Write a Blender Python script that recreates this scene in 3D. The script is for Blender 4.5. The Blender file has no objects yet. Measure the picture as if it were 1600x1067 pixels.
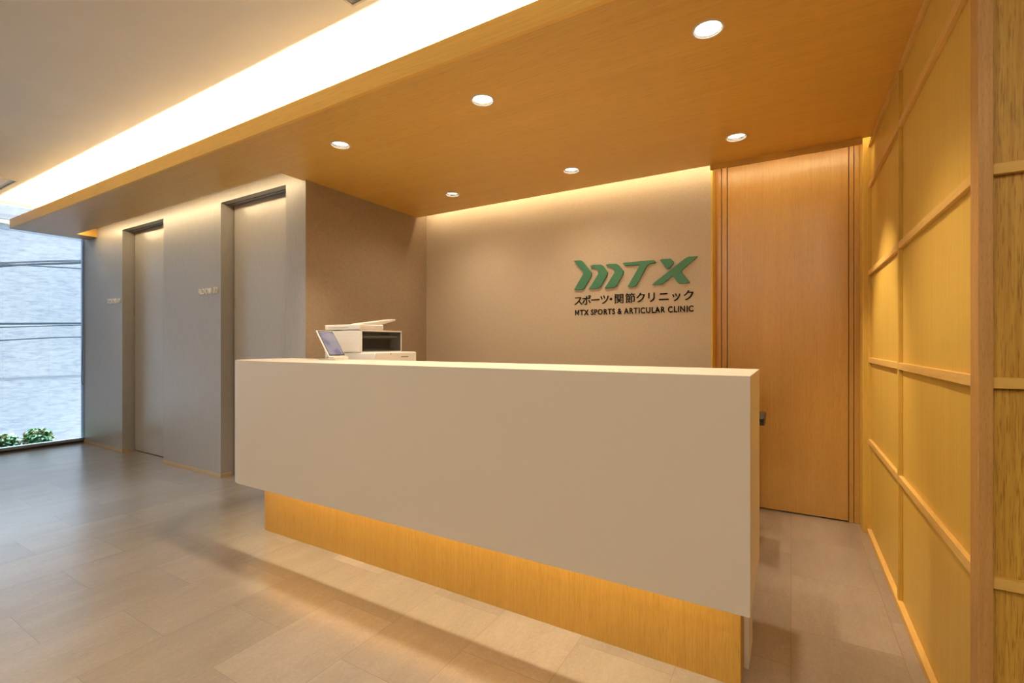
import bpy, bmesh, math, random
from mathutils import Vector, Matrix
random.seed(7)
C = bpy.context.scene.collection
SC = bpy.context.scene
R = math.radians

# ------------------------------------------------------------------ camera, world, light, exposure
H = 1.15                       # eye height
cam = bpy.data.cameras.new('camera'); cam.sensor_width = 36; cam.lens = 740 / 1600 * 36
cam.shift_y = 4.5 / 1600; cam.clip_start = 0.02
cam_ob = bpy.data.objects.new('camera', cam); C.objects.link(cam_ob)
cam_ob.location = (0, 0, H); cam_ob.rotation_euler = (R(90), 0, R(30.5)); SC.camera = cam_ob

w = bpy.data.worlds.new('overcast_sky'); SC.world = w; w.use_nodes = True
w.node_tree.nodes['Background'].inputs[0].default_value = (0.58, 0.80, 1.0, 1)
w.node_tree.nodes['Background'].inputs[1].default_value = 32.0

SC.view_settings.view_transform = 'Standard'; SC.view_settings.look = 'None'
SC.view_settings.gamma = 1; SC.view_settings.use_curve_mapping = False
SC.view_settings.exposure = 0.5
SC.cycles.use_denoising = True
SC.cycles.max_bounces = 10; SC.cycles.diffuse_bounces = 6; SC.cycles.glossy_bounces = 4
SC.cycles.sample_clamp_indirect = 6
SC.cycles.caustics_reflective = False; SC.cycles.caustics_refractive = False

WARM = (1.0, 0.79, 0.55)
LED = (1.0, 0.82, 0.50)
ROOM = (1.0, 0.80, 0.56)
E_DOWN, E_DOWN2, E_COVE, E_SLOT_A, E_SLOT_B, E_TOE, E_ROOM = 50, 18, 104, 9, 7, 7.5, 34

# main heights and planes
ZS, ZC = 2.367, 2.66           # soffit underside, upper ceiling
YF = 1.61                      # fascia of the soffit
YG = 2.245                     # front of the grey wall
XB = -3.096                    # side of the grey block
YS = 3.59                      # wall that carries the sign
YD = 3.745                     # wooden door plane
XR = 0.42                      # panel plane of the right wall
XW = -7.20                     # window plane

def area(name, loc, rot, sx, sy, energy, col, parent=None, spread=180):
    l = bpy.data.lights.new(name, 'AREA'); l.shape = 'RECTANGLE'; l.size = sx; l.size_y = sy
    l.energy = energy; l.color = col; l.spread = R(spread)
    o = bpy.data.objects.new(name, l); C.objects.link(o); o.rotation_euler = rot
    if parent: o.parent = parent; o.location = Vector(loc) - wloc(parent)
    else: o.location = loc
    return o

def spot(name, loc, rot, energy, col, size, blend, rad, parent):
    l = bpy.data.lights.new(name, 'SPOT'); l.energy = energy; l.color = col
    l.spot_size = R(size); l.spot_blend = blend; l.shadow_soft_size = rad
    o = bpy.data.objects.new(name, l); C.objects.link(o); o.parent = parent
    o.location = Vector(loc) - wloc(parent); o.rotation_euler = rot
    return o

def wloc(o):
    v = Vector((0, 0, 0))
    while o: v += o.location; o = o.parent
    return v

# ------------------------------------------------------------------ materials
def base_mat(name, col, rough=0.5, spec=0.5, metal=0.0):
    m = bpy.data.materials.new(name); m.use_nodes = True
    p = m.node_tree.nodes['Principled BSDF']
    p.inputs['Base Color'].default_value = (*col, 1); p.inputs['Roughness'].default_value = rough
    p.inputs['Specular IOR Level'].default_value = spec; p.inputs['Metallic'].default_value = metal
    return m, m.node_tree, p

def N(t, kind, **kw):
    n = t.nodes.new(kind)
    for k, v in kw.items():
        if k.startswith('i_'): n.inputs[k[2:].replace('_', ' ')].default_value = v
        else: setattr(n, k, v)
    return n

def ramp(t, fac, stops):
    r = t.nodes.new('ShaderNodeValToRGB'); cr = r.color_ramp
    while len(cr.elements) < len(stops): cr.elements.new(0.5)
    for e, (p, c) in zip(cr.elements, stops):
        e.position = p; e.color = (*c, 1) if len(c) == 3 else c
    t.links.new(fac, r.inputs[0]); return r.outputs[0]

def mapping(t, scale, coord='Object', loc=(0, 0, 0), rot=(0, 0, 0)):
    tc = t.nodes.new('ShaderNodeTexCoord'); mp = t.nodes.new('ShaderNodeMapping')
    mp.inputs['Scale'].default_value = scale; mp.inputs['Location'].default_value = loc; mp.inputs['Rotation'].default_value = rot
    t.links.new(tc.outputs[coord], mp.inputs[0]); return mp.outputs[0]

def mixc(t, fac, a, b, mode='MIX'):
    m = t.nodes.new('ShaderNodeMix'); m.data_type = 'RGBA'; m.blend_type = mode
    if isinstance(fac, float): m.inputs[0].default_value = fac
    else: t.links.new(fac, m.inputs[0])
    for s, v in ((6, a), (7, b)):
        if isinstance(v, tuple): m.inputs[s].default_value = (*v, 1)
        else: t.links.new(v, m.inputs[s])
    return m.outputs[2]

def bump(t, p, h, strength, dist=0.002):
    b = t.nodes.new('ShaderNodeBump'); b.inputs['Strength'].default_value = strength; b.inputs['Distance'].default_value = dist
    t.links.new(h, b.inputs['Height']); t.links.new(b.outputs[0], p.inputs['Normal'])

def wood(name, axis, light, dark, across=70, along=1.2, contrast=1.0, rough=0.45, pores=0.25, spec=0.35):
    m, t, p = base_mat(name, light, rough, spec)
    sc = [across, across, across]; sc[axis] = along
    n1 = N(t, 'ShaderNodeTexNoise', i_Scale=1.0, i_Detail=5.0, i_Roughness=0.62, i_Distortion=0.25)
    t.links.new(mapping(t, sc), n1.inputs['Vector'])
    sc2 = [across * .12] * 3; sc2[axis] = along * .5
    n2 = N(t, 'ShaderNodeTexNoise', i_Scale=1.0, i_Detail=3.0, i_Roughness=0.5, i_Distortion=0.6)
    t.links.new(mapping(t, sc2, loc=(3.1, 7.7, 1.9)), n2.inputs['Vector'])
    c1 = ramp(t, n1.outputs[0], [(0.5 - 0.22 / contrast, dark), (0.5 + 0.2 / contrast, light)])
    mid = tuple((a + b) / 2 * 0.97 for a, b in zip(light, dark))
    c2 = ramp(t, n2.outputs[0], [(0.3, mid), (0.7, light)])
    col = mixc(t, 0.38, c1, c2)
    sc3 = [across * 5] * 3; sc3[axis] = along * 9
    n3 = N(t, 'ShaderNodeTexNoise', i_Scale=1.0, i_Detail=2.0)
    t.links.new(mapping(t, sc3), n3.inputs['Vector'])
    pr = ramp(t, n3.outputs[0], [(0.34, tuple(1 - pores * k for k in (1, 1.2, 1.4))), (0.46, (1, 1, 1))])
    col = mixc(t, 1.0, col, pr, 'MULTIPLY')
    t.links.new(col, p.inputs['Base Color']); bump(t, p, n1.outputs[0], 0.05)
    return m

def mottled(name, c1, c2, scale, rough=0.5, spec=0.4, bumpy=0.0, stretch=(1, 1, 1), detail=4.0):
    m, t, p = base_mat(name, c1, rough, spec)
    n = N(t, 'ShaderNodeTexNoise', i_Scale=scale, i_Detail=detail)
    t.links.new(mapping(t, stretch), n.inputs['Vector'])
    t.links.new(ramp(t, n.outputs[0], [(0.32, c1), (0.68, c2)]), p.inputs['Base Color'])
    if bumpy: bump(t, p, n.outputs[0], bumpy)
    return m

OAK_L, OAK_D = (0.82, 0.50, 0.105), (0.66, 0.36, 0.06)
M = {}
M['wood_x'] = wood('oak_veneer_along_x', 0, OAK_L, OAK_D, across=120, along=1.2, pores=.2, rough=.42, spec=.9)
M['wood_z'] = wood('oak_veneer_upright', 2, (0.76, 0.53, 0.115), (0.63, 0.40, 0.07), across=150, along=1.8, pores=.12)
M['wood_door'] = wood('oak_door_veneer', 2, (0.64, 0.375, 0.095), (0.52, 0.285, 0.06), across=140, along=2.0, pores=.18, rough=.33, spec=.9)
M['wood_bold'] = wood('bold_grain_oak_panel', 2, (0.66, 0.42, 0.075), (0.42, 0.225, 0.035), across=95, along=2.2, contrast=1.5, pores=.35)
M['wood_y'] = wood('oak_rail_along_y', 1, (0.82, 0.55, 0.18), (0.70, 0.43, 0.12), across=90, along=2.5, pores=.12)
M['wood_rx'] = wood('oak_rail_along_x', 0, (0.78, 0.52, 0.15), (0.66, 0.40, 0.09), across=90, along=2.5, pores=.12)
M['wood_post'] = wood('solid_oak_post', 2, (0.60, 0.35, 0.12), (0.46, 0.24, 0.07), across=120, along=5, contrast=1.2, pores=.2)
M['wood_base'] = wood('oak_counter_base', 2, (0.58, 0.345, 0.075), (0.46, 0.24, 0.04), across=170, along=2.2, pores=.2)
M['wood_pale'] = wood('pale_oak_skirting', 0, (0.62, 0.46, 0.27), (0.52, 0.37, 0.20), across=90, along=3, pores=.1)
M['wood_fascia'] = wood('bright_oak_fascia', 0, (0.95, 0.60, 0.14), (0.82, 0.48, 0.10), across=120, along=1.2, pores=.12)
M['groove'] = base_mat('dark_groove', (0.05, 0.025, 0.01), 0.8)[0]
M['grey_wall'] = mottled('taupe_fabric_wallcovering', (0.375, 0.352, 0.33), (0.43, 0.405, 0.38), 9, 0.40, 0.8, 0.02, (14, 14, 1.2))
M['brown_wall'] = mottled('brown_textured_wallcovering', (0.33, 0.25, 0.175), (0.38, 0.29, 0.205), 60, 0.75, 0.2, 0.05)
M['door_grey'] = mottled('satin_taupe_door', (0.44, 0.41, 0.38), (0.48, 0.45, 0.415), 14, 0.27, 0.6, 0.0, (12, 12, 1))
M['plaster'] = mottled('beige_stucco', (0.53, 0.44, 0.335), (0.60, 0.505, 0.39), 140, 0.9, 0.15, 0.25)
M['counter'] = mottled('warm_white_laminate', (0.70, 0.64, 0.56), (0.72, 0.66, 0.58), 200, 0.42, 0.4)
M['ceiling'] = mottled('white_painted_ceiling', (0.87, 0.85, 0.82), (0.90, 0.88, 0.85), 3, 0.9, 0.1)
M['white_wall'] = mottled('white_painted_wall', (0.68, 0.66, 0.62), (0.72, 0.70, 0.66), 4, 0.9, 0.1)
M['white'] = base_mat('white_plastic', (0.80, 0.79, 0.77), 0.35)[0]
M['offwhite'] = base_mat('light_grey_plastic', (0.66, 0.65, 0.63), 0.4)[0]
M['seam'] = base_mat('seam_grey', (0.25, 0.24, 0.23), 0.6)[0]
M['black'] = base_mat('black_plastic', (0.018, 0.017, 0.016), 0.4)[0]
M['dark_metal'] = base_mat('dark_anodised_frame', (0.05, 0.06, 0.08), 0.35, 0.5, 0.6)[0]
M['blue_metal'] = base_mat('silver_window_frame', (0.42, 0.47, 0.53), 0.35, 0.5, 0.7)[0]
M['grey_metal'] = base_mat('painted_grey_metal', (0.45, 0.46, 0.47), 0.45)[0]
M['brass'] = base_mat('brass', (0.85, 0.55, 0.2), 0.25, 0.5, 1.0)[0]
M['green'] = base_mat('green_sign_paint', (0.055, 0.215, 0.115), 0.45)[0]
M['ink'] = base_mat('black_sign_paint', (0.010, 0.007, 0.005), 0.7, 0.15)[0]
M['letter'] = base_mat('brushed_pale_metal', (0.95, 0.93, 0.88), 0.4, 0.5, 0.0)[0]
M['chrome'] = base_mat('chrome', (0.8, 0.78, 0.75), 0.15, 0.5, 1.0)[0]
M['cable'] = base_mat('cable_black', (0.006, 0.006, 0.007), 0.8, 0.1)[0]
M['joint'] = base_mat('joint_sealant', (0.022, 0.022, 0.025), 0.9, 0.1)[0]
M['pipe'] = base_mat('brown_pipe', (0.06, 0.042, 0.032), 0.8, 0.1)[0]
M['cord'] = base_mat('brown_cord', (0.10, 0.05, 0.05), 0.8)[0]
M['fabric'] = base_mat('black_fabric', (0.02, 0.02, 0.021), 0.9)[0]
M['stem'] = base_mat('plant_stem', (0.16, 0.09, 0.04), 0.8)[0]
M['soil'] = mottled('planter_soil', (0.08, 0.05, 0.03), (0.14, 0.09, 0.06), 30, 0.95, 0.1)
M['concrete'] = mottled('pale_concrete', (0.40, 0.41, 0.42), (0.50, 0.51, 0.52), 6, 0.9, 0.1)

def glow(name, col, s):
    m, t, p = base_mat(name, (0.9, 0.9, 0.88), 0.4)
    p.inputs['Emission Color'].default_value = (*col, 1); p.inputs['Emission Strength'].default_value = s
    return m
M['lamp'] = glow('downlight_lamp', (1.0, 0.86, 0.66), 14)
M['screen'] = None

def make_screen():
    m, t, p = base_mat('tablet_screen', (0.1, 0.1, 0.12), 0.1)
    n = N(t, 'ShaderNodeTexNoise', i_Scale=9.0, i_Detail=1.0)
    t.links.new(mapping(t, (1, 1, 1)), n.inputs['Vector'])
    c = ramp(t, n.outputs[0], [(0.40, (0.10, 0.12, 0.30)), (0.46, (0.26, 0.26, 0.38)), (0.6, (0.36, 0.35, 0.43))])
    t.links.new(c, p.inputs['Emission Color']); p.inputs['Emission Strength'].default_value = 0.4
    return m
M['screen'] = make_screen()

def make_floor():
    m, t, p = base_mat('stone_look_vinyl_tile', (0.5, 0.42, 0.33), 0.4, 0.75)
    p.inputs['Coat Weight'].default_value = 1.0; p.inputs['Coat Roughness'].default_value = 0.22; p.inputs['Coat IOR'].default_value = 1.6
    # tiles run along Y: u = Y, v = X
    tc = t.nodes.new('ShaderNodeTexCoord'); sp = t.nodes.new('ShaderNodeSeparateXYZ'); cb = t.nodes.new('ShaderNodeCombineXYZ')
    t.links.new(tc.outputs['Object'], sp.inputs[0])
    def off(sock, d):
        a = t.nodes.new('ShaderNodeMath'); a.operation = 'ADD'; a.inputs[1].default_value = d
        t.links.new(sock, a.inputs[0]); return a.outputs[0]
    t.links.new(off(sp.outputs[1], 0.527 * 20 - 0.911), cb.inputs[0]); t.links.new(off(sp.outputs[0], 0.355 * 40), cb.inputs[1])
    br = t.nodes.new('ShaderNodeTexBrick'); br.offset = 0.5; br.offset_frequency = 2; br.squash = 1
    br.inputs['Scale'].default_value = 1; br.inputs['Brick Width'].default_value = 0.527; br.inputs['Row Height'].default_value = 0.355
    br.inputs['Mortar Size'].default_value = 0.0011; br.inputs['Mortar Smooth'].default_value = 0.3; br.inputs['Bias'].default_value = 0
    br.inputs['Color1'].default_value = (0.86, 0.86, 0.86, 1); br.inputs['Color2'].default_value = (1.06, 1.06, 1.06, 1)
    br.inputs['Mortar'].default_value = (0.62, 0.58, 0.54, 1)
    t.links.new(cb.outputs[0], br.inputs['Vector'])
    # a different patch of stone in every tile
    sep = t.nodes.new('ShaderNodeVectorMath'); sep.operation = 'MULTIPLY_ADD'
    t.links.new(br.outputs['Color'], sep.inputs[0]); sep.inputs[1].default_value = (37, 53, 71)
    t.links.new(tc.outputs['Object'], sep.inputs[2])
    mp = t.nodes.new('ShaderNodeMapping'); mp.inputs['Scale'].default_value = (5.5, 1.5, 1); mp.inputs['Rotation'].default_value = (0, 0, R(-12))
    t.links.new(sep.outputs[0], mp.inputs[0])
    n1 = N(t, 'ShaderNodeTexNoise', i_Scale=1.2, i_Detail=5.0, i_Roughness=0.55, i_Distortion=0.2); t.links.new(mp.outputs[0], n1.inputs['Vector'])
    n2 = N(t, 'ShaderNodeTexNoise', i_Scale=90.0, i_Detail=3.0); t.links.new(sep.outputs[0], n2.inputs['Vector'])
    n3 = N(t, 'ShaderNodeTexNoise', i_Scale=3.0, i_Detail=8.0, i_Roughness=0.7, i_Distortion=1.2); t.links.new(mp.outputs[0], n3.inputs['Vector'])
    c = ramp(t, n1.outputs[0], [(0.15, (0.265, 0.225, 0.19)), (0.85, (0.40, 0.345, 0.297))])
    vein = ramp(t, n3.outputs[0], [(0.475, (0, 0, 0)), (0.5, (1, 1, 1)), (0.525, (0, 0, 0))])
    vm = t.nodes.new('ShaderNodeMath'); vm.operation = 'MULTIPLY'; vm.inputs[1].default_value = 0.3; t.links.new(vein, vm.inputs[0])
    c = mixc(t, vm.outputs[0], c, (0.46, 0.405, 0.35))
    c = mixc(t, 1.0, c, ramp(t, n2.outputs[0], [(0.3, (0.93, 0.93, 0.93)), (0.7, (1.05, 1.05, 1.05))]), 'MULTIPLY')
    c = mixc(t, 1.0, c, br.outputs['Color'], 'MULTIPLY')
    t.links.new(c, p.inputs['Base Color'])
    p.inputs['Roughness'].default_value = 0.36
    bump(t, p, n2.outputs[0], 0.03, 0.0005)
    return m
M['floor'] = make_floor()

def make_outer():
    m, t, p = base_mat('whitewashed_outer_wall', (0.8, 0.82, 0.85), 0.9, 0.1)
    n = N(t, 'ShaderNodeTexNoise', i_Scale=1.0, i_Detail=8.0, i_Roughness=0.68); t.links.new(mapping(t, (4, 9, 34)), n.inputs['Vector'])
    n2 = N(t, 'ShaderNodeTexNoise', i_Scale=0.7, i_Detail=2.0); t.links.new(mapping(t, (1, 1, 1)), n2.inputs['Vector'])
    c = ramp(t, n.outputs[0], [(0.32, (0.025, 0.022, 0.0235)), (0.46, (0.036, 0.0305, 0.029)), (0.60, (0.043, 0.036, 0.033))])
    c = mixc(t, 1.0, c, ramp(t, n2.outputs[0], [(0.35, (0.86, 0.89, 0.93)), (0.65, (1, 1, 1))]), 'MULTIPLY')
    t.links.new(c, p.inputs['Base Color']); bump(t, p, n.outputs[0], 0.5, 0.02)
    return m
M['outer'] = make_outer()

def make_leaf():
    m, t, p = base_mat('shrub_leaf', (0.2, 0.4, 0.1), 0.5)
    n = N(t, 'ShaderNodeTexNoise', i_Scale=11.0, i_Detail=2.0); t.links.new(mapping(t, (1, 1, 1)), n.inputs['Vector'])
    c = ramp(t, n.outputs[0], [(0.32, (0.012, 0.07, 0.016)), (0.45, (0.045, 0.125, 0.022)), (0.55, (0.13, 0.155, 0.035)), (0.66, (0.17, 0.10, 0.055))])
    t.links.new(c, p.inputs['Base Color']); return m
M['leaf'] = make_leaf()

def make_glass():
    m = bpy.data.materials.new('window_glass'); m.use_nodes = True; t = m.node_tree; t.nodes.clear()
    o = t.nodes.new('ShaderNodeOutputMaterial'); mx = t.nodes.new('ShaderNodeMixShader'); fr = t.nodes.new('ShaderNodeFresnel'); fr.inputs[0].default_value = 1.45
    tr = t.nodes.new('ShaderNodeBsdfTransparent'); tr.inputs[0].default_value = (0.94, 0.97, 0.98, 1); gl = t.nodes.new('ShaderNodeBsdfGlossy'); gl.inputs['Roughness'].default_value = 0.0
    t.links.new(fr.outputs[0], mx.inputs[0]); t.links.new(tr.outputs[0], mx.inputs[1]); t.links.new(gl.outputs[0], mx.inputs[2]); t.links.new(mx.outputs[0], o.inputs[0])
    return m
M['glass'] = make_glass()
def make_smoke():
    m, t, p = base_mat('smoked_window', (0.03, 0.028, 0.026), 0.08)
    p.inputs['Alpha'].default_value = 0.45; return m
M['smoke'] = make_smoke()

# ------------------------------------------------------------------ mesh helpers
def add_box(bm, x0, x1, y0, y1, z0, z1, mi=0):
    vs = [bm.verts.new(p) for p in ((x0, y0, z0), (x1, y0, z0), (x1, y1, z0), (x0, y1, z0), (x0, y0, z1), (x1, y0, z1), (x1, y1, z1), (x0, y1, z1))]
    for f in ((0, 3, 2, 1), (4, 5, 6, 7), (0, 1, 5, 4), (1, 2, 6, 5), (2, 3, 7, 6), (3, 0, 4, 7)):
        fc = bm.faces.new([vs[i] for i in f]); fc.material_index = mi
def box(*a):
    bm = bmesh.new(); add_box(bm, *a); return bm
def add_prism(bm, pts, z0, z1):          # outline in XY, extruded in Z
    a = [bm.verts.new((x, y, z0)) for x, y in pts]; b = [bm.verts.new((x, y, z1)) for x, y in pts]
    n = len(pts); bm.faces.new(a[::-1]); bm.faces.new(b)
    for i in range(n): bm.faces.new((a[i], a[(i + 1) % n], b[(i + 1) % n], b[i]))
def add_extrude(bm, pts, axis, c0, c1):  # outline in the two other axes
    def P(u, v, c): return {0: (c, u, v), 1: (u, c, v), 2: (u, v, c)}[axis]
    a = [bm.verts.new(P(u, v, c0)) for u, v in pts]; b = [bm.verts.new(P(u, v, c1)) for u, v in pts]
    n = len(pts); bm.faces.new(a[::-1]); bm.faces.new(b)
    for i in range(n): bm.faces.new((a[i], a[(i + 1) % n], b[(i + 1) % n], b[i]))
def add_ring(bm, outer, inner, z0, z1):
    n = len(outer)
    V = [[bm.verts.new((x, y, z)) for x, y in pts] for pts in (outer, inner) for z in (z0, z1)]
    o0, o1, i0, i1 = V
    for k in range(n):
        j = (k + 1) % n
        bm.faces.new((o0[k], o0[j], o1[j], o1[k])); bm.faces.new((i0[j], i0[k], i1[k], i1[j]))
        bm.faces.new((o1[k], o1[j], i1[j], i1[k])); bm.faces.new((o0[j], o0[k], i0[k], i0[j]))
def add_lathe(bm, prof, cx, cy, seg=40, cap0=False, cap1=False):
    rings = [[bm.verts.new((cx + r * math.cos(2 * math.pi * k / seg), cy + r * math.sin(2 * math.pi * k / seg), z)) for k in range(seg)] for r, z in prof]
    for a, b in zip(rings, rings[1:]):
        for k in range(seg): bm.faces.new((a[k], a[(k + 1) % seg], b[(k + 1) % seg], b[k]))
    if cap0: bm.faces.new(rings[0][::-1])
    if cap1: bm.faces.new(rings[-1])
def add_tube(bm, pts, r, seg=10):
    pts = [Vector(p) for p in pts]; prev = None; up = Vector((0, 0, 1)); rings = []
    for i, p in enumerate(pts):
        d = (pts[min(i + 1, len(pts) - 1)] - pts[max(i - 1, 0)]).normalized()
        u = up if abs(d.dot(up)) < 0.95 else Vector((1, 0, 0))
        if prev is not None: u = prev
        a = (u - d * u.dot(d)).normalized(); b = d.cross(a); prev = a
        rr = r[i] if isinstance(r, (list, tuple)) else r
        rings.append([bm.verts.new(p + a * rr * math.cos(2 * math.pi * k / seg) + b * rr * math.sin(2 * math.pi * k / seg)) for k in range(seg)])
    for a, b in zip(rings, rings[1:]):
        for k in range(seg): bm.faces.new((a[k], a[(k + 1) % seg], b[(k + 1) % seg], b[k]))
    bm.faces.new(rings[0][::-1]); bm.faces.new(rings[-1])

def obj(name, bm, mat, parent=None, bevel=0.0, smooth=False, origin=None, segs=2, recalc=True):
    """bm holds world coordinates; the object's origin goes to its base centre"""
    if recalc: bmesh.ops.recalc_face_normals(bm, faces=bm.faces)
    xs = [v.co for v in bm.verts]
    if origin is None:
        lo = Vector([min(c[i] for c in xs) for i in range(3)]); hi = Vector([max(c[i] for c in xs) for i in range(3)])
        origin = Vector(((lo.x + hi.x) / 2, (lo.y + hi.y) / 2, lo.z))
    origin = Vector(origin)
    bmesh.ops.translate(bm, verts=bm.verts, vec=-origin)
    me = bpy.data.meshes.new(name); bm.to_mesh(me); bm.free()
    for x in (mat if isinstance(mat, (list, tuple)) else [mat]): me.materials.append(x)
    if smooth:
        for f in me.polygons: f.use_smooth = True
    o = bpy.data.objects.new(name, me); C.objects.link(o)
    if parent: o.parent = parent; o.location = origin - wloc(parent)
    else: o.location = origin
    if bevel:
        b = o.modifiers.new('bevel', 'BEVEL'); b.width = bevel; b.segments = segs; b.limit_method = 'ANGLE'; b.angle_limit = R(40)
        for f in me.polygons: f.use_smooth = True
        wn = o.modifiers.new('wn', 'WEIGHTED_NORMAL'); wn.keep_sharp = True
    return o

def tag(o, label, cat, group=None):
    o['label'] = label; o['category'] = cat
    if group: o['group'] = group
    return o
def thing(name, label, cat, loc, group=None):
    o = bpy.data.objects.new(name, None); C.objects.link(o); o.location = loc; o.empty_display_size = 0.1
    return tag(o, label, cat, group)
def struct(name, bm, m, label=None, **kw):
    o = obj(name, bm, m, **kw); o['kind'] = 'structure'
    if label: o['label'] = label
    return o

# ------------------------------------------------------------------ floor, ceilings, walls
YB, XE = -3.6, 3.2             # back and east ends of the room behind the photographer
struct('floor', box(XW - .06, XE, YB, YD + .3, -0.12, 0.0), M['floor'], 'beige stone-look tiled floor', origin=(0, 0, 0))

bm = bmesh.new()
add_box(bm, XW - .06, XE, YB, 1.82, ZC, ZC + .1)
ceiling = struct('ceiling', bm, M['ceiling'], 'white upper ceiling washed by the cove light')
struct('wall_cove', box(XW + .02, XE, 1.82, 1.87, ZS + .02, ZC + .1), M['ceiling'], 'white upright wall of the light cove above the oak ceiling')

# lowered oak ceiling: sheets with round holes and two light slots
DL = [(x, y) for y in (1.96, 3.068) for x in (-0.276, -1.324, -2.37)]
def soffit():
    bm = bmesh.new(); hs = 0.075; rad = 0.052
    xs = sorted({-7.08, -6.8, XB, -3.126, XR, 0.40, *[x + s for x, _ in DL for s in (-hs, hs)]})
    ys = sorted({YF, 2.065, YG, 3.46, YD + .2, *[y + s for _, y in DL for s in (-hs, hs)]})
    def inside(x, y):
        if x < -6.8: return y < YG + .05
        if x < -3.126: return y < 2.065
        if x < XB: return y < YG
        return y < 3.46
    for z in (ZS, ZS + .018):
        for x0, x1 in zip(xs, xs[1:]):
            for y0, y1 in zip(ys, ys[1:]):
                cx, cy = (x0 + x1) / 2, (y0 + y1) / 2
                if not inside(cx, cy): continue
                hole = [h for h in DL if abs(h[0] - cx) < 1e-4 and abs(h[1] - cy) < 1e-4]
                if not hole:
                    bm.faces.new([bm.verts.new(p) for p in ((x0, y0, z), (x1, y0, z), (x1, y1, z), (x0, y1, z))])
                else:
                    n = 40; A = []; B = []
                    for k in range(n):
                        a = 2 * math.pi * k / n + math.pi / 4; c, s = math.cos(a), math.sin(a); q = hs / max(abs(c), abs(s))
                        A.append(bm.verts.new((cx + rad * c, cy + rad * s, z))); B.append(bm.verts.new((cx + q * c, cy + q * s, z)))
                    for k in range(n): j = (k + 1) % n; bm.faces.new((A[k], B[k], B[j], A[j]))
    def wall(x0, y0, x1, y1, z0=ZS, z1=ZS + .09):
        bm.faces.new([bm.verts.new(p) for p in ((x0, y0, z0), (x1, y1, z0), (x1, y1, z1), (x0, y0, z1))])
    bmesh.ops.remove_doubles(bm, verts=bm.verts, dist=1e-5)
    # slot cheeks
    add_box(bm, -6.8, -3.126, 2.053, 2.0649, ZS + .0005, ZS + .10)
    add_box(bm, -6.812, -6.8, 2.065, YG, ZS + .0005, ZS + .10)
    add_box(bm, -3.126, -3.114, 2.065, YG, ZS + .0005, ZS + .10)
    add_box(bm, XB + .002, XR, 3.448, 3.4599, ZS + .0005, ZS + .10)
    # upturned end at the window
    add_box(bm, -7.08, -7.06, YF + .002, YG + .04, ZS + .0005, ZS + .08)
    return bm
sof = struct('ceiling_soffit', soffit(), M['wood_x'], 'lowered oak veneer ceiling over the reception counter')
fas = obj('fascia', box(-7.0805, XR, YF - .0005, YF + .018, ZS - .0005, ZS + .099), M['wood_fascia'], sof, bevel=.0012)
# trough behind the fascia and roofs of the slots
struct('trim_1', box(-7.06, XR, YF + .018, 1.82, ZS + .019, ZS + .026), M['white_wall'], 'floor of the light cove')
struct('trim_2', box(-6.812, -3.10, 2.053, YG + .02, ZS + .10, ZS + .115), M['white_wall'], 'lid of the light slot above the grey wall')
struct('trim_3', box(XB, XR + .08, 3.448, YD + .06, ZS + .10, ZS + .115), M['wood_x'], 'lid of the light slot above the sign wall')
struct('ceiling_void', box(XW, XE, 1.88, YD + .3, ZC + .02, ZC + .1), M['white_wall'], 'slab above the lowered ceiling')

# cove, slots: strip lights
def strip(name, label, x0, x1, y, z, h=.008):
    t = thing(name, label, 'light strip', ((x0 + x1) / 2, y, z), 'concealed light strips')
    obj('channel', box(x0, x1, y - .008, y + .008, z, z + h), M['offwhite'], t)
    return t
s1 = strip('light_strip', 'long light strip lying in the cove behind the oak fascia', -6.95, XR - .1, 1.665, ZS + .026)
area('cove_light', ((-6.95 + XR - .1) / 2, 1.665, ZS + .0355), (R(180), 0, 0), 6.95 + XR - .1, .012, E_COVE, LED, s1)
s2 = strip('light_strip', 'light strip in the ceiling slot above the two room doors', -6.78, -3.15, 2.078, ZS + .07)
area('slot_light', ((-6.78 - 3.15) / 2, 2.078, ZS + .069), (R(28), 0, 0), 3.63, .012, E_SLOT_A, LED, s2)
s3 = strip('light_strip', 'light strip in the ceiling slot above the sign and oak door', XB + .03, XR - .03, 3.492, ZS + .075)
area('slot_light', ((XB + XR) / 2, 3.492, ZS + .074), (R(28), 0, 0), XR - XB - .06, .012, E_SLOT_B, LED, s3)

# grey wall with two door openings
O1, O2, YT = (-6.15, -5.25), (-4.237, -3.33), 2.372
GT = ZS + .10
bm = bmesh.new()
for x0, x1 in ((-7.15, O1[0]), (O1[1], O2[0]), (O2[1], XB)):
    add_box(bm, x0, x1, YG, 2.40, 0.0, YT)
add_box(bm, -7.15, XB, YG, 2.40, YT, GT)
bmesh.ops.remove_doubles(bm, verts=bm.verts, dist=1e-5)
struct('wall_grey', bm, M['grey_wall'], 'taupe wallcovered wall with two door openings')
struct('wall_left_return', box(-7.15, XB - .012, 2.402, YD, 0, GT), M['white_wall'], 'inner block behind the grey wall')
struct('wall_brown', box(XB - .012, XB + .0012, YG + .0015, YD, 0, GT), M['brown_wall'], 'brown side wall between the grey wall and the sign wall')
for i, (x0, x1) in enumerate(((-7.15, O1[0]), (O1[1], O2[0]), (O2[1], XB))):
    bm = bmesh.new(); e = .005
    xa = x0 - (0 if i == 0 else e); xb = x1 + e
    add_box(bm, xa, xb, YG - e, YG - .0005, 0, .03)
    if i < 2: add_box(bm, x1 + .0005, x1 + e, YG - .0004, 2.338, 0, .03)
    if i == 2: add_box(bm, x1 + .0005, x1 + e, YG - .0004, YS - .02, 0, .03)
    struct('baseboard_' + ('left', 'middle', 'counter')[i], bm, M['wood_pale'], bevel=.0008)

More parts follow.
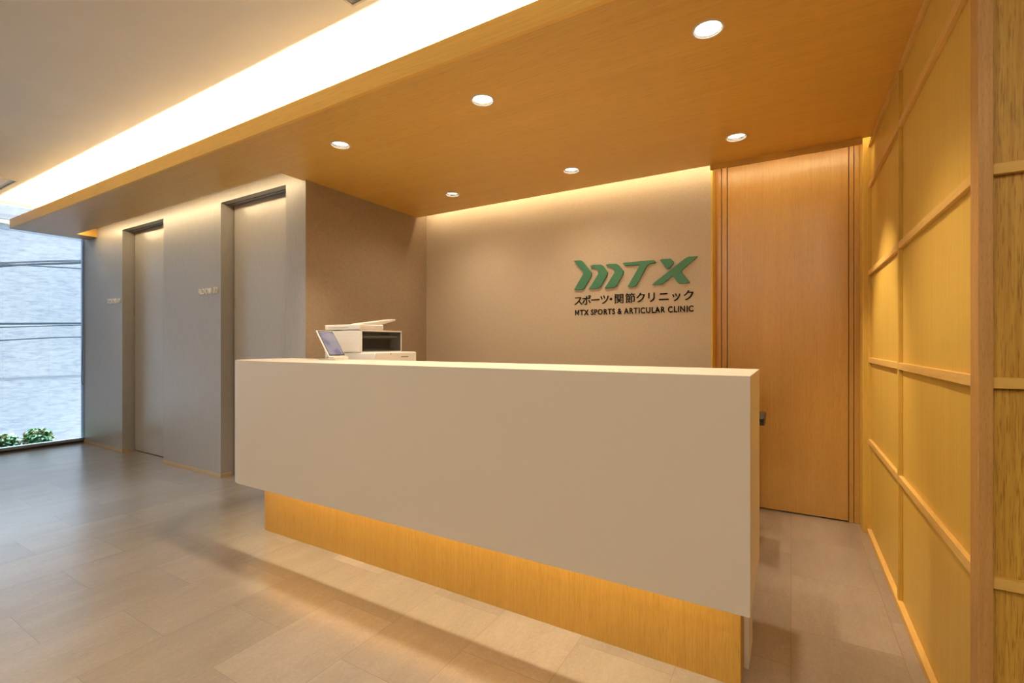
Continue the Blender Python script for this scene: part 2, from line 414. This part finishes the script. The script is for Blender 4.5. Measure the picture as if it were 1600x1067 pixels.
def room_door(n, o, lab):
    d = struct('door_%d' % n, box(o[0] + .014, o[1] - .002, 2.353, 2.392, 0.006, YT - .004), M['door_grey'], lab, bevel=.001)
    # dark slit beside the leaf, track in the head, small glint of light
    obj('door_gap', box(o[0], o[0] + .014, 2.372, 2.3995, 0, YT), M['black'], d)
    obj('top_track', box(o[0] + .001, o[1] - .001, 2.306, 2.312, YT - .003, YT - .0002), M['black'], d)
    zc = 1.51
    bm = bmesh.new(); add_box(bm, o[0] + .003, o[0] + .012, 2.349, 2.371, zc - .055, zc + .045)
    h = obj('door_pull', bm, M['brass'], d, bevel=.002)  # gold bar stands in for light glinting through the slit
    return d
room_door(1, O1, 'satin grey sliding door of room 01 beside the window')
room_door(2, O2, 'satin grey sliding door of room 02 behind the counter end')

# sign wall
struct('wall_sign', box(XB + .002, -0.485, YS, YD - .002, 0, GT), M['plaster'], 'beige stucco wall carrying the green sign', bevel=.0)
struct('trim_4', box(-0.4849, -0.475, YS - .001, YD - .002, 0, GT), M['wood_z'], 'oak edge of the sign wall')
# back wall, oak door with jambs
struct('wall_back', box(-7.10, XE, YD + .03, YD + .1, 0, ZC + .1), M['white_wall'])
d3 = struct('door_3', box(-0.395, 0.3195, YD, YD + .035 - .006, 0.008, ZS + .06), M['wood_door'], 'tall flush oak door beside the sign wall', bevel=.001)
obj('door_gap', box(-0.475, XR, YD + .022, YD + .029, 0, ZS + .1), M['groove'], d3)
for i, (a, b) in enumerate(((-0.475, -0.437), (-0.434, -0.399), (0.3235, 0.347), (0.350, 0.379))):
    struct('trim_%d' % (5 + i), box(a, b, YD - .004 - .004 * (i in (0, 3)), YD + .021, 0, ZS + .09), M['wood_door'], 'oak door jamb strip', bevel=.002)
struct('trim_9', box(-0.472, 0.362, 3.4475, 3.4605, ZS - .036, ZS + .09), M['wood_rx'], 'oak pelmet in front of the light slot over the door', bevel=.001)
struct('trim_10', box(0.379, XR + .03, 3.592, YD + .021, 0, GT), M['wood_z'], 'oak end post in the corner by the door', bevel=.002)

# right wall: panels, rails, stiles, post
wr = struct('wall_right', box(XR, XR + .08, 1.64, 3.59, 0, GT), M['wood_z'], 'oak panelled side wall with a grid of slim rails')
RZ = (0.562, 1.055, 1.582, 2.112)
VY = 2.655
for z in RZ:
    for y0, y1 in ((1.66, VY - .014), (VY + .014, 3.575)):
        obj('rail', box(XR - .0155, XR, y0, y1, z - .015, z + .015), M['wood_y'], wr, bevel=.0015)
for y0, y1 in ((1.66, VY - .014), (VY + .014, 3.575)):
    obj('rail', box(XR - .0155, XR, y0, y1, ZS - .022, ZS - .001), M['wood_y'], wr, bevel=.0015)
obj('stile', box(XR - .016, XR, VY - .014, VY + .014, 0, ZS - .001), M['wood_z'], wr, bevel=.0015)
obj('stile', box(XR - .016, XR, 3.575, 3.5915, 0, ZS - .001), M['wood_z'], wr, bevel=.0015)
struct('baseboard_right', box(XR - .022, XR - .0002, 1.662, 3.5745, 0, .032), M['wood_y'], 'oak skirting along the panelled side wall', bevel=.0015)
post = struct('trim_11', box(0.40, 0.4285, 1.60, 1.66, 0, ZC), M['wood_post'], 'solid oak corner post of the panelled wall', bevel=.002)
ret = struct('wall_return', box(0.4286, XE, 1.625, 1.69, 0, ZC), M['wood_bold'], 'oak panelled wall facing the visitor with bold upright grain')
for z in RZ:
    obj('rail', box(0.4286, XE, 1.607, 1.625, z - .0135, z + .0135), M['wood_rx'], ret, bevel=.0015)
obj('stile', box(1.44, 1.47, 1.607, 1.625, 0, ZC), M['wood_z'], ret, bevel=.0015)
obj('stile', box(2.46, 2.49, 1.607, 1.625, 0, ZC), M['wood_z'], ret, bevel=.0015)

# rest of the room
struct('wall_south', box(XW, XE, YB - .1, YB, 0, ZC + .1), M['white_wall'])
struct('wall_east', box(XE, XE + .1, YB, 1.625, 0, ZC + .1), M['wood_z'])

# window wall
win = struct('window_1', box(XW - .006, XW, YB, 2.30, 0.045, ZC - .02), M['glass'], 'full-height window on the street side')
bm = bmesh.new(); add_box(bm, XW - .05, XW + .02, YB, 2.30, 0, .022); obj('window_sill', bm, M['dark_metal'], win, bevel=.002)
obj('window_frame', box(XW - .05, XW + .01, YB, 2.30, .022, .05), M['blue_metal'], win, bevel=.002)
obj('window_frame', box(XW - .05, XW + .01, YB, 2.30, ZC - .02, ZC + .0), M['blue_metal'], win, bevel=.002)
obj('window_frame', box(XW - .05, -7.1505, 2.243, 2.30, 0.0, ZC), M['dark_metal'], win, bevel=.002)
for y in (0.05, -1.9):
    obj('mullion', box(XW - .05, XW + .02, y - .025, y + .025, .05, ZC - .02), M['dark_metal'], win, bevel=.002)
struct('wall_window_side', box(XW, -7.1505, 2.301, YD + .1, 0, ZC + .1), M['white_wall'])
pl = bpy.data.lights.new('window_portal', 'AREA'); pl.shape = 'RECTANGLE'; pl.size = 5.8; pl.size_y = 2.6; pl.cycles.is_portal = True
po = bpy.data.objects.new('window_portal', pl); C.objects.link(po); po.location = (XW - .06, -.65, 1.34); po.rotation_euler = (R(90), 0, R(-90)); 

# ------------------------------------------------------------------ downlights
def downlight(x, y, z, label, group, energy, tilt=(0, 0), size=115, blend=.75, col=WARM, r=.058):
    t = thing('downlight', label, 'downlight', (x, y, z), group)
    bm = bmesh.new()
    add_lathe(bm, [(r * .86, z + .004), (r * .86, z - .002), (r * .92, z - .0045), (r, z - .003), (r * 1.02, z)], x, y)
    obj('trim_ring', bm, M['white'], t, smooth=True)
    bm = bmesh.new(); add_lathe(bm, [(r * .85, z - .001), (r * .80, z + .004), (r * .80, z + .0055)], x, y)
    obj('gap_ring', bm, M['seam'], t)
    bm = bmesh.new(); add_lathe(bm, [(r * .81, z + .002), (r * .74, z + .02), (r * .60, z + .045)], x, y)
    obj('reflector', bm, M['chrome'], t, smooth=True)
    bm = bmesh.new(); add_lathe(bm, [(r * .74, z + .019), (r * .5, z + .014), (r * .2, z + .012)], x, y, cap1=True)
    lp = obj('lamp', bm, M['lamp'], t, smooth=True)
    spot('downlight_beam', (x, y, z - .008), (R(tilt[0]), R(tilt[1]), 0), energy, col, size, blend, .03, t)
    return t
names = {(-0.276, 1.96): 'round downlight in the front row nearest the oak corner post',
         (-1.324, 1.96): 'round downlight in the middle of the front row over the counter',
         (-2.37, 1.96): 'round downlight in the front row nearest the room doors',
         (-0.276, 3.068): 'round downlight in the rear row in front of the oak door',
         (-1.324, 3.068): 'round downlight in the middle of the rear row above the green sign',
         (-2.37, 3.068): 'round downlight in the rear row above the printer'}
for (x, y) in DL:
    rear = y > 2.5
    if rear and x > -.5: downlight(x, y, ZS, names[(x, y)], 'downlights in the oak ceiling', 70, (0, -24), size=56, blend=.8, col=ROOM)
    else: downlight(x, y, ZS, names[(x, y)], 'downlights in the oak ceiling', E_DOWN2 if rear else E_DOWN, (-6 if rear else 0, 0), size=150 if rear else 104, blend=1.0 if rear else .75)
k = 0
for y in (-0.6, -1.9, -3.1):
    for x in (-5.8, -4.2, -2.6, -1.0, 0.6, 2.2):
        downlight(x, y, ZC, 'round downlight in the white upper ceiling behind the viewer', 'downlights in the white ceiling', E_ROOM * (.7 if x < -5 else 1), (48, 0), size=105, blend=1.0, col=ROOM)

# ------------------------------------------------------------------ ceiling vents
def vent(x0, x1, y0, y1, label):
    t = thing('ceiling_vent', label, 'ceiling vent', ((x0 + x1) / 2, (y0 + y1) / 2, ZC), 'square ceiling vents')
    o = [(x0, y0), (x1, y0), (x1, y1), (x0, y1)]
    def ins(d): return [(x0 + d, y0 + d), (x1 - d, y0 + d), (x1 - d, y1 - d), (x0 + d, y1 - d)]
    bm = bmesh.new(); add_ring(bm, o, ins(.012), ZC - .010, ZC); obj('frame', bm, M['offwhite'], t, bevel=.001)
    bm = bmesh.new(); add_ring(bm, ins(.0125), ins(.05), ZC - .004, ZC); obj('air_slot', bm, M['grey_metal'], t)
    obj('panel', box(x0 + .051, x1 - .051, y0 + .051, y1 - .051, ZC - .012, ZC), M['offwhite'], t, bevel=.002)
vent(-6.62, -6.13, .96, 1.45, 'square white ceiling vent near the window')
vent(-1.683, -1.19, .965, 1.458, 'square white ceiling vent above the counter front')

# ------------------------------------------------------------------ reception counter
def outline(x0, x1, y0, y1, r, n=20):
    pts = [(x1, y1), (x0, y1)]
    for k in range(n + 1):
        a = math.pi + (math.pi / 2) * k / n
        pts.append((x0 + r + r * math.cos(a), y0 + r + r * math.sin(a)))
    pts.append((x1, y0)); return pts
ct = thing('reception_counter', 'long warm white reception counter with rounded left end on a recessed oak base', 'counter', (-1.6, 1.9, 0))
XL, XT, Y0, Y1, ZB, ZT = -3.05, -0.107, 1.62, 2.10, 0.311, 1.053
out = outline(XL, XT, Y0, Y1, .20); inn = outline(XL + .018, XT - .018, Y0 + .018, Y1 - .018, .182)
bm = bmesh.new(); n = len(out)
L0, L1, L2, L3 = ([bm.verts.new((x, y, z)) for x, y in P] for P, z in ((out, ZT), (out, ZB), (inn, ZB), (inn, ZB + .165)))
bm.faces.new(L0); bm.faces.new(L3)
for A, B in ((L0, L1), (L1, L2), (L2, L3)):
    for k in range(n): bm.faces.new((A[k], A[(k + 1) % n], B[(k + 1) % n], B[k]))
obj('counter_shell', bm, M['counter'], ct, bevel=.0015)
bm = bmesh.new(); add_prism(bm, outline(-2.86, -.145, 1.755, 2.06, .06, 8), 0, ZB + .1645)
obj('counter_base', bm, M['wood_base'], ct, bevel=.001)
obj('side_panel', box(-.1445, -.128, 1.868, 2.05, 0, ZB + .164), M['counter'], ct, bevel=.001)
obj('light_channel', box(-2.85, -.15, 1.692, 1.708, ZB + .150, ZB + .1645), M['offwhite'], ct)
area('toe_light', (-1.5, 1.700, ZB + .149), (0, 0, 0), 2.70, .010, E_TOE, LED, ct)
area('toe_light', (-2.90, 1.90, ZB + .149), (0, 0, R(90)), .24, .010, E_TOE * .09, LED, ct)

# work desk behind the counter
dk = thing('work_desk', 'low pale work desk standing behind the reception counter', 'desk', (-1.6, 2.4, 0))
obj('desktop', box(-3.0, -.30, 2.105, 2.72, .715, .74), M['counter'], dk, bevel=.002)
for x in (-2.98, -1.6, -.33): obj('side_panel', box(x, x + .022, 2.14, 2.66, 0, .7145), M['counter'], dk, bevel=.001)

# ------------------------------------------------------------------ printer
def printer():
    xb, xf, xf2, ya, yb, z0 = -2.775, -2.421, -2.292, 2.16, 2.535, .74
    t = thing('printer', 'white multifunction printer with dark output bay on the desk behind the counter', 'printer', ((xb + xf) / 2, (ya + yb) / 2, z0))
    obj('lower_body', box(xb, xf2, ya + .002, yb + .02, z0 + .006, 1.098), M['white'], t, bevel=.008)
    # upper body with a real bay cut into the front
    bm = bmesh.new()
    add_box(bm, xb, xf - .20, ya, yb, 1.0985, 1.240)
    add_box(bm, xf - .20, xf, ya, ya + .02, 1.0985, 1.240)
    add_box(bm, xf - .20, xf, yb - .012, yb, 1.0985, 1.240)
    add_box(bm, xf - .20, xf, ya + .02, yb - .012, 1.232, 1.246)
    add_box(bm, xf - .20, xf, ya + .02, yb - .012, 1.0985, 1.106)
    obj('upper_body', bm, M['white'], t, bevel=.002)
    obj('bay_interior', box(xf - .1995, xf - .10, ya + .0205, yb - .0125, 1.1065, 1.2315), M['black'], t)
    obj('output_tray', box(xf - .099, xf - .012, ya + .05, yb - .06, 1.107, 1.118), M['seam'], t, bevel=.002)
    bm = bmesh.new(); add_extrude(bm, [(xf - .09, 1.22), (xf - .01, 1.205), (xf - .01, 1.198), (xf - .09, 1.19)], 1, ya + .04, yb - .03)
    obj('paper_guide', bm, M['offwhite'], t)
    obj('bay_cover', box(xf + .0005, xf + .003, ya + .012, yb - .008, 1.104, 1.236), M['smoke'], t, bevel=.001)
    # front frame (white outline of the cover)
    bm = bmesh.new()
    for y0, y1, z0_, z1_ in ((ya, ya + .011, 1.10, 1.244), (yb - .007, yb, 1.10, 1.244), (ya, yb, 1.2365, 1.246)):
        add_box(bm, xf + .0005, xf + .006, y0, y1, z0_, z1_)
    obj('bay_frame', bm, M['white'], t, bevel=.001)
    sc = obj('scanner', box(xb, xf - .005, ya + .002, 2.37, 1.2465, 1.283), M['white'], t, bevel=.006)
    obj('scanner_seam', box(xb + .04, xf - .12, ya + .0015, ya + .0035, 1.2625, 1.2645), M['seam'], sc)
    bm = bmesh.new()
    add_extrude(bm, [(ya + .03, 1.284), (2.21, 1.290), (2.50, 1.330), (2.50, 1.319), (2.36, 1.284)], 0, xb + .22, xf - .02)
    obj('document_tray', bm, M['white'], t, bevel=.002)
    obj('drawer_seam', box(xf2 - .001, xf2 + .0006, ya + .02, yb, .955, .958), M['seam'], t)
    obj('drawer_grip', box(xf2 - .001, xf2 + .0008, 2.40, 2.47, 1.062, 1.070), M['seam'], t)
    obj('power_button', box(xf2 - .001, xf2 + .002, 2.30, 2.306, 1.084, 1.090), M['black'], t)
    bm = bmesh.new(); add_box(bm, xb + .03, xf - .05, ya - .0006, ya + .0005, 1.205, 1.2065); add_box(bm, xb + .03, xf - .06, ya - .0006, ya + .0005, 1.15, 1.1515)
    obj('side_seam', bm, M['offwhite'], t)
    return t
printer()

# ------------------------------------------------------------------ tablet on a stand
def tablet():
    t = thing('tablet', 'white framed tablet leaning back on its stand at the counter edge', 'tablet', (-2.50, 1.99, ZT))
    L, W, T = .205, .128, .009
    def slab(w0, w1, l0, l1, d0, d1):      # w along Y, l up the screen, d out of the screen
        bm = bmesh.new(); add_box(bm, d0, d1, w0, w1, l0, l1)
        bmesh.ops.transform(bm, matrix=Matrix.Translation((-2.443, 1.935, ZT + .022)) @ Matrix.Rotation(R(-37), 4, 'Y'), verts=bm.verts)
        return bm
    obj('tablet_body', slab(0, W, 0, L, -T, 0), M['white'], t, bevel=.003)
    obj('screen_border', slab(.006, W - .006, .006, L - .006, .0003, .0010), M['black'], t)
    obj('screen', slab(.011, W - .011, .014, L - .014, .0012, .0016), M['screen'], t)
    bm = bmesh.new(); add_box(bm, -2.565, -2.405, 1.95, 2.05, ZT + .0005, ZT + .007); obj('stand_base', bm, M['white'], t, bevel=.002)
    bm = bmesh.new(); add_tube(bm, [(-2.547, 1.999, ZT + .007), (-2.517, 1.999, ZT + .05), (-2.5305, 1.999, ZT + .118)], .0075); obj('stand_arm', bm, M['white'], t, smooth=True)
    bm = bmesh.new(); add_box(bm, -2.455, -2.417, 1.945, 2.06, ZT + .0072, ZT + .020); obj('stand_lip', bm, M['white'], t, bevel=.003)
tablet()

# ------------------------------------------------------------------ office chair, only its armrest shows past the counter
def chair():
    cx, cy = -.40, 3.02
    t = thing('office_chair', 'black office chair behind the counter, one armrest showing past its right end', 'chair', (cx, cy, 0))
    bm = bmesh.new()
    for k in range(5):
        a = R(198 + 72 * k); add_tube(bm, [(cx + .02 * math.cos(a), cy + .02 * math.sin(a), .10), (cx + .20 * math.cos(a), cy + .20 * math.sin(a), .065)], [.018, .012], 8)
    obj('star_base', bm, M['black'], t, smooth=True)
    for k in range(5):
        a = R(198 + 72 * k); x, y = cx + .20 * math.cos(a), cy + .20 * math.sin(a)
        bm = bmesh.new(); add_extrude(bm, [(y + .026 * math.cos(q * math.pi / 8), .0262 + .026 * math.sin(q * math.pi / 8)) for q in range(16)], 0, x - .012, x + .012)
        obj('castor', bm, M['black'], t, bevel=.002)
    bm = bmesh.new(); add_lathe(bm, [(.028, .09), (.028, .25), (.018, .25), (.018, .44)], cx, cy, 20, True, True); obj('gas_column', bm, M['chrome'], t)
    bm = bmesh.new(); add_prism(bm, [(cx + sx * .23 * (1 if abs(sy) < 1 else .86), cy + sy * .23 * (1 if abs(sx) < 1 else .9)) for sx, sy in ((-1, -.7), (-.8, -1), (.8, -1), (1, -.7), (1, .7), (.8, 1), (-.8, 1), (-1, .7))], .44, .50)
    obj('seat', bm, M['fabric'], t, bevel=.02, segs=4)
    bm = bmesh.new(); add_prism(bm, [(cx - .20, cy + .20), (cx, cy + .25), (cx + .20, cy + .20), (cx + .20, cy + .24), (cx, cy + .29), (cx - .20, cy + .24)], .56, .98)
    obj('backrest', bm, M['fabric'], t, bevel=.015, segs=3)
    bm = bmesh.new(); add_tube(bm, [(cx, cy + .10, .43), (cx, cy + .27, .44), (cx, cy + .285, .60)], .018); obj('back_bar', bm, M['black'], t, smooth=True)
    for s in (-1, 1):
        x = cx + s * .245
        bm = bmesh.new(); add_tube(bm, [(cx + s * .19, cy, .455), (x - s * .035, cy, .47), (x - s * .035, cy + .01, .70)], .014); obj('arm_post', bm, M['black'], t, smooth=True)
        bm = bmesh.new(); add_extrude(bm, [(cy - .14, .755), (cy + .13, .755), (cy + .13, .725), (cy + .03, .695), (cy - .06, .70), (cy - .14, .735)], 0, x - .035, x + .03)
        obj('armrest', bm, M['black'], t, bevel=.006)
chair()

# ------------------------------------------------------------------ signs
def glyph(ch, size, depth, mat, parent, x, y, z, embolden=0.0, sx=1.0, name='letter'):
    cu = bpy.data.curves.new(name, 'FONT'); cu.body = ch; cu.size = size; cu.extrude = depth / 2; cu.offset = embolden; cu.resolution_u = 4
    o = bpy.data.objects.new('tmp', cu); C.objects.link(o)
    dg = bpy.context.evaluated_depsgraph_get(); me = bpy.data.meshes.new_from_object(o.evaluated_get(dg))
    bpy.data.objects.remove(o); bpy.data.curves.remove(cu)
    me.name = name
    M4 = Matrix.Translation((x, y, z)) @ Matrix.Rotation(R(90), 4, 'X') @ Matrix.Diagonal((sx, 1, 1, 1))
    bm = bmesh.new(); bm.from_mesh(me); bpy.data.meshes.remove(me)
    rc = False
    if ch == 'M':       # drawn as one clean outline
        xs = [v.co.x for v in bm.verts]; ys = [v.co.y for v in bm.verts]; a, b, c, d = min(xs), max(xs), min(ys), max(ys)
        wd, ht = b - a, d - c; q = wd * .17 + embolden; k = wd * .19 + embolden; m = (a + b) / 2
        bm.free(); bm = bmesh.new(); rc = True
        add_extrude(bm, [(a, c), (a + q, c), (a + q, d - ht * .30), (m - k * .35, c + ht * .12), (m + k * .35, c + ht * .12), (b - q, d - ht * .30), (b - q, c), (b, c), (b, d), (b - k, d), (m, c + ht * .42), (a + k, d), (a, d)], 2, -depth / 2, depth / 2)
    bmesh.ops.transform(bm, matrix=M4, verts=bm.verts)
    bm.normal_update()
    return obj(name, bm, mat, parent, recalc=rc)

def text_widths(s, size):
    def wid(b):
        cu = bpy.data.curves.new('m', 'FONT'); cu.body = b; cu.size = size
        o = bpy.data.objects.new('tmp', cu); C.objects.link(o); bpy.context.view_layer.update()
        dg = bpy.context.evaluated_depsgraph_get(); d = o.evaluated_get(dg).dimensions.x
        me = bpy.data.meshes.new_from_object(o.evaluated_get(dg)); xs = [v.co.x for v in me.vertices]; r = (min(xs), max(xs)); ys = [v.co.y for v in me.vertices]
        h = (min(ys), max(ys)); bpy.data.meshes.remove(me); bpy.data.objects.remove(o); bpy.data.curves.remove(cu)
        return r, h
    base = wid('I')[0][1]
    adv = [0.0] + [wid(s[:i] + 'I')[0][1] - base for i in range(1, len(s))]
    r, h = wid(s)
    return adv, r, h

def line(s, x0, x1, zb, zt, y, depth, mat, parent, emb=0.0, name='letter', sq=1.0):
    adv, r, h = text_widths(s, 1.0)
    size = (zt - zb) / (h[1] - h[0]); sx = (x1 - x0) / ((r[1] - r[0]) * size)
    for c, a in zip(s, adv):
        if c == ' ': continue
        glyph(c, size, depth, mat, parent, x0 + (a - r[0]) * size * sx + (1 - sq) * size * sx * .3, y, zb - h[0] * size, emb, sx * sq, name)

YL = YS - .006
sg = thing('wall_sign_lettering', 'green and black clinic sign mounted on the beige sign wall', 'sign', (-1.04, YS, 1.38))
LOGO = [
 [(-1.5227, 1.8299), (-1.4626, 1.829), (-1.4412, 1.8122), (-1.3707, 1.723), (-1.3707, 1.6987), (-1.4309, 1.6053), (-1.4507, 1.5916), (-1.5211, 1.5935), (-1.4412, 1.7173), (-1.4443, 1.7361)],
 [(-1.3815, 1.7775), (-1.3567, 1.7821), (-1.2916, 1.7787), (-1.2726, 1.7662), (-1.2373, 1.7149), (-1.2425, 1.6914), (-1.2969, 1.6045), (-1.3183, 1.5926), (-1.3917, 1.5941), (-1.3144, 1.7077), (-1.3121, 1.7294), (-1.3298, 1.7527), (-1.3722, 1.7599)],
 [(-1.2538, 1.7755), (-1.2276, 1.779), (-1.1683, 1.7754), (-1.15, 1.7631), (-1.11, 1.7136), (-1.1136, 1.689), (-1.1683, 1.6037), (-1.1904, 1.5907), (-1.2613, 1.5914), (-1.183, 1.705), (-1.1793, 1.7247), (-1.2015, 1.7509), (-1.2425, 1.7615)],
 [(-1.1187, 1.7725), (-1.1064, 1.7785), (-0.8791, 1.7779), (-0.8656, 1.7616), (-0.8758, 1.757), (-0.9132, 1.7534), (-0.9324, 1.7377), (-1.0102, 1.6008), (-1.0314, 1.5902), (-1.0791, 1.5932), (-0.9822, 1.7524), (-1.0956, 1.7563)],
 [(-0.8367, 1.7741), (-0.8221, 1.7796), (-0.7593, 1.7772), (-0.7398, 1.7552), (-0.7398, 1.7384), (-0.7659, 1.7103), (-0.7823, 1.7069), (-0.7955, 1.7161)],
 [(-0.8941, 1.5948), (-0.8656, 1.619), (-0.6563, 1.7711), (-0.631, 1.7807), (-0.5735, 1.7786), (-0.5872, 1.7647), (-0.6849, 1.6836), (-0.6817, 1.67), (-0.6278, 1.5977), (-0.631, 1.5913), (-0.6978, 1.591), (-0.7139, 1.6021), (-0.743, 1.6512), (-0.8221, 1.5943)]]
for P in LOGO:
    bm = bmesh.new(); add_extrude(bm, P, 1, YS - .016, YS - .001)
    obj('logo_letter', bm, M['green'], sg, bevel=.0008)
JP = (('ス', 130, 215), ('ポ', 232, 328), ('ー', 343, 437), ('ツ', 460, 548), ('・', 570, 592), ('関', 625, 722), ('節', 745, 850), ('ク', 868, 950), ('リ', 985, 1058), ('ニ', 1090, 1195), ('ッ', 1217, 1310), ('ク', 1325, 1425))
for c, a, b in JP:          # spacing of the sign's own lettering
    u = -1.5168 + ((a + b) / 2 - 130) / 1295 * .9188 / (1 + .085 * (1 - ((a + b) / 2 - 130) / 1295))
    g = glyph(c, .083, .004, M['ink'], sg, 0, YS - .003, 1.4735, .0003 if c in '関節' else .001, 1.0)
    cx = sum(v.co.x for v in g.data.vertices) / len(g.data.vertices); lo = min(v.co.x for v in g.data.vertices); hi = max(v.co.x for v in g.data.vertices)
    g.location.x = u - (lo + hi) / 2 - sg.location.x
line('MTX SPORTS & ARTICULAR CLINIC', -1.5168, -.6005, 1.386, 1.4285, YS - .003, .004, M['ink'], sg, .0013, 'letter', .88)
for txt, x0, x1, lab in (('ROOM 01', -6.49, -6.19, 'pale metal ROOM 01 lettering on the grey wall near the window'),
                         ('ROOM 02', -4.583, -4.278, 'pale metal ROOM 02 lettering on the grey wall between the room doors')):
    g = thing('room_sign', lab, 'sign', ((x0 + x1) / 2, YG, 1.594), 'room number lettering')
    line(txt, x0, x1, 1.594, 1.646, YG - .006, .009, M['letter'], g, .0002, 'letter', .9)

# ------------------------------------------------------------------ outside
XO = -10.5
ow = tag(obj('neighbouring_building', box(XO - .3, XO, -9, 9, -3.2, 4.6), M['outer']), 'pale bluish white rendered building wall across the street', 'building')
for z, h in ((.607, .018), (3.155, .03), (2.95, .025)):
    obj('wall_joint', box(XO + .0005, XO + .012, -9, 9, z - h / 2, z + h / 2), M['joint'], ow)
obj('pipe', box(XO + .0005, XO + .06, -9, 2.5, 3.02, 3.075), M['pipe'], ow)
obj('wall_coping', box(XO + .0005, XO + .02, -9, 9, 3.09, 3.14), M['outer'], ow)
tag(obj('planter_ledge', box(XW - .9, XW - .051, YB, 2.6, -.22, -.10), M['concrete']), 'low planter ledge running outside along the window foot', 'ledge')
def cable(label, y0, z0, y1, z1, r, sag, wob=0.0, dx=0.0):
    n = 40; pts = []; s = (z1 - z0) / (y1 - y0)
    for k in range(n + 1):
        y = -5 + 11 * k / n; yy = (y - 2.37) / 5.5
        pts.append((-8.9 + dx + .006 * math.sin(k), y, z0 + s * (y - y0) + sag * (yy * yy) + wob * math.sin(k * 1.9 + r * 900)))
    bm = bmesh.new(); add_tube(bm, pts, r, 8)
    tag(obj('power_cable', bm, M['cable'], smooth=True), label, 'cable', 'cables strung outside the window')
cable('uppermost thin cable of the crossing bundle outside the window', 1.935, 2.235, 2.816, 2.400, .007, .1, .004, dx=-0.18)
cable('thick twisted cable in the upper bundle outside the window', 1.935, 2.180, 2.816, 2.362, .016, .1, .006, dx=-0.12)
cable('slim cable running just above the thick twisted one outside', 1.935, 2.215, 2.816, 2.375, .008, .1, .008, dx=-0.06)
cable('cable dropping below the upper bundle toward the wall edge', 1.935, 2.198, 2.816, 2.257, .009, .1, dx=0.00)
cable('thick black straight cable at mid height outside the window', 1.935, 1.417, 2.816, 1.457, .014, .05, .002, dx=0.06)
cable('thin cable hugging the underside of the mid-height cable outside', 1.935, 1.372, 2.816, 1.432, .007, .08, .002, dx=0.12)
cable('lowest thin wavy cable outside the window', 1.935, 1.207, 2.816, 1.265, .008, .06, .006, dx=0.18)
bm = bmesh.new(); add_tube(bm, [(-7.155, 2.232, 2.30), (-7.16, 2.232, 1.3), (-7.17, 2.230, .95), (-7.18, 2.228, .72), (-7.16, 2.230, .675), (-7.145, 2.234, .69)], .0028, 6)
tag(obj('pull_cord', bm, M['cord'], smooth=True), 'thin brown pull cord hanging in the window corner by the grey wall', 'cord')

def shrub(cx, cy, zb, rx, ry, h, n, label):
    t = thing('shrub', label, 'shrub', (cx, cy, zb), 'shrubs outside the window')
    bm = bmesh.new()
    for k in range(7):
        a = random.uniform(0, 6.28); q = random.uniform(.3, .8)
        add_tube(bm, [(cx, cy, zb), (cx + rx * .4 * q * math.cos(a), cy + ry * .4 * q * math.sin(a), zb + h * .45), (cx + rx * q * math.cos(a), cy + ry * q * math.sin(a), zb + h * .8)], [.006, .004, .002], 6)
    obj('stem', bm, M['stem'], t)
    bm = bmesh.new()
    for k in range(n):
        u = random.uniform(-1, 1); a = random.uniform(0, 6.28); rr = random.uniform(.35, 1) ** .5
        c = Vector((cx + rx * rr * math.cos(a) * math.sqrt(1 - u * u), cy + ry * rr * math.sin(a) * math.sqrt(1 - u * u), zb + h * (.55 + .45 * u * rr) + random.uniform(-.01, .01)))
        L = random.uniform(.022, .042); W = L * .42
        Mx = Matrix.Translation(c) @ Matrix.Rotation(random.uniform(0, 6.28), 4, 'Z') @ Matrix.Rotation(random.uniform(-.9, .9), 4, 'Y') @ Matrix.Rotation(random.uniform(-.7, .7), 4, 'X')
        P = [(-L, 0, 0), (-L * .4, W, .004), (L * .3, W * .9, .004), (L, 0, -.004), (L * .3, -W * .9, .004), (-L * .4, -W, .004)]
        bm.faces.new([bm.verts.new(Mx @ Vector(p)) for p in P])
    obj('foliage', bm, M['leaf'], t)
shrub(-7.62, 1.965, -.097, .14, .128, .26, 700, 'bushy green shrub with yellow tips standing nearest the grey wall outside the glass')
shrub(-7.62, 1.685, -.097, .14, .128, .235, 620, 'low yellow green shrub outside at the left edge of the view')
shrub(-7.64, 1.36, -.097, .13, .14, .22, 420, 'shrub outside further along the window, beyond the low yellow green one')
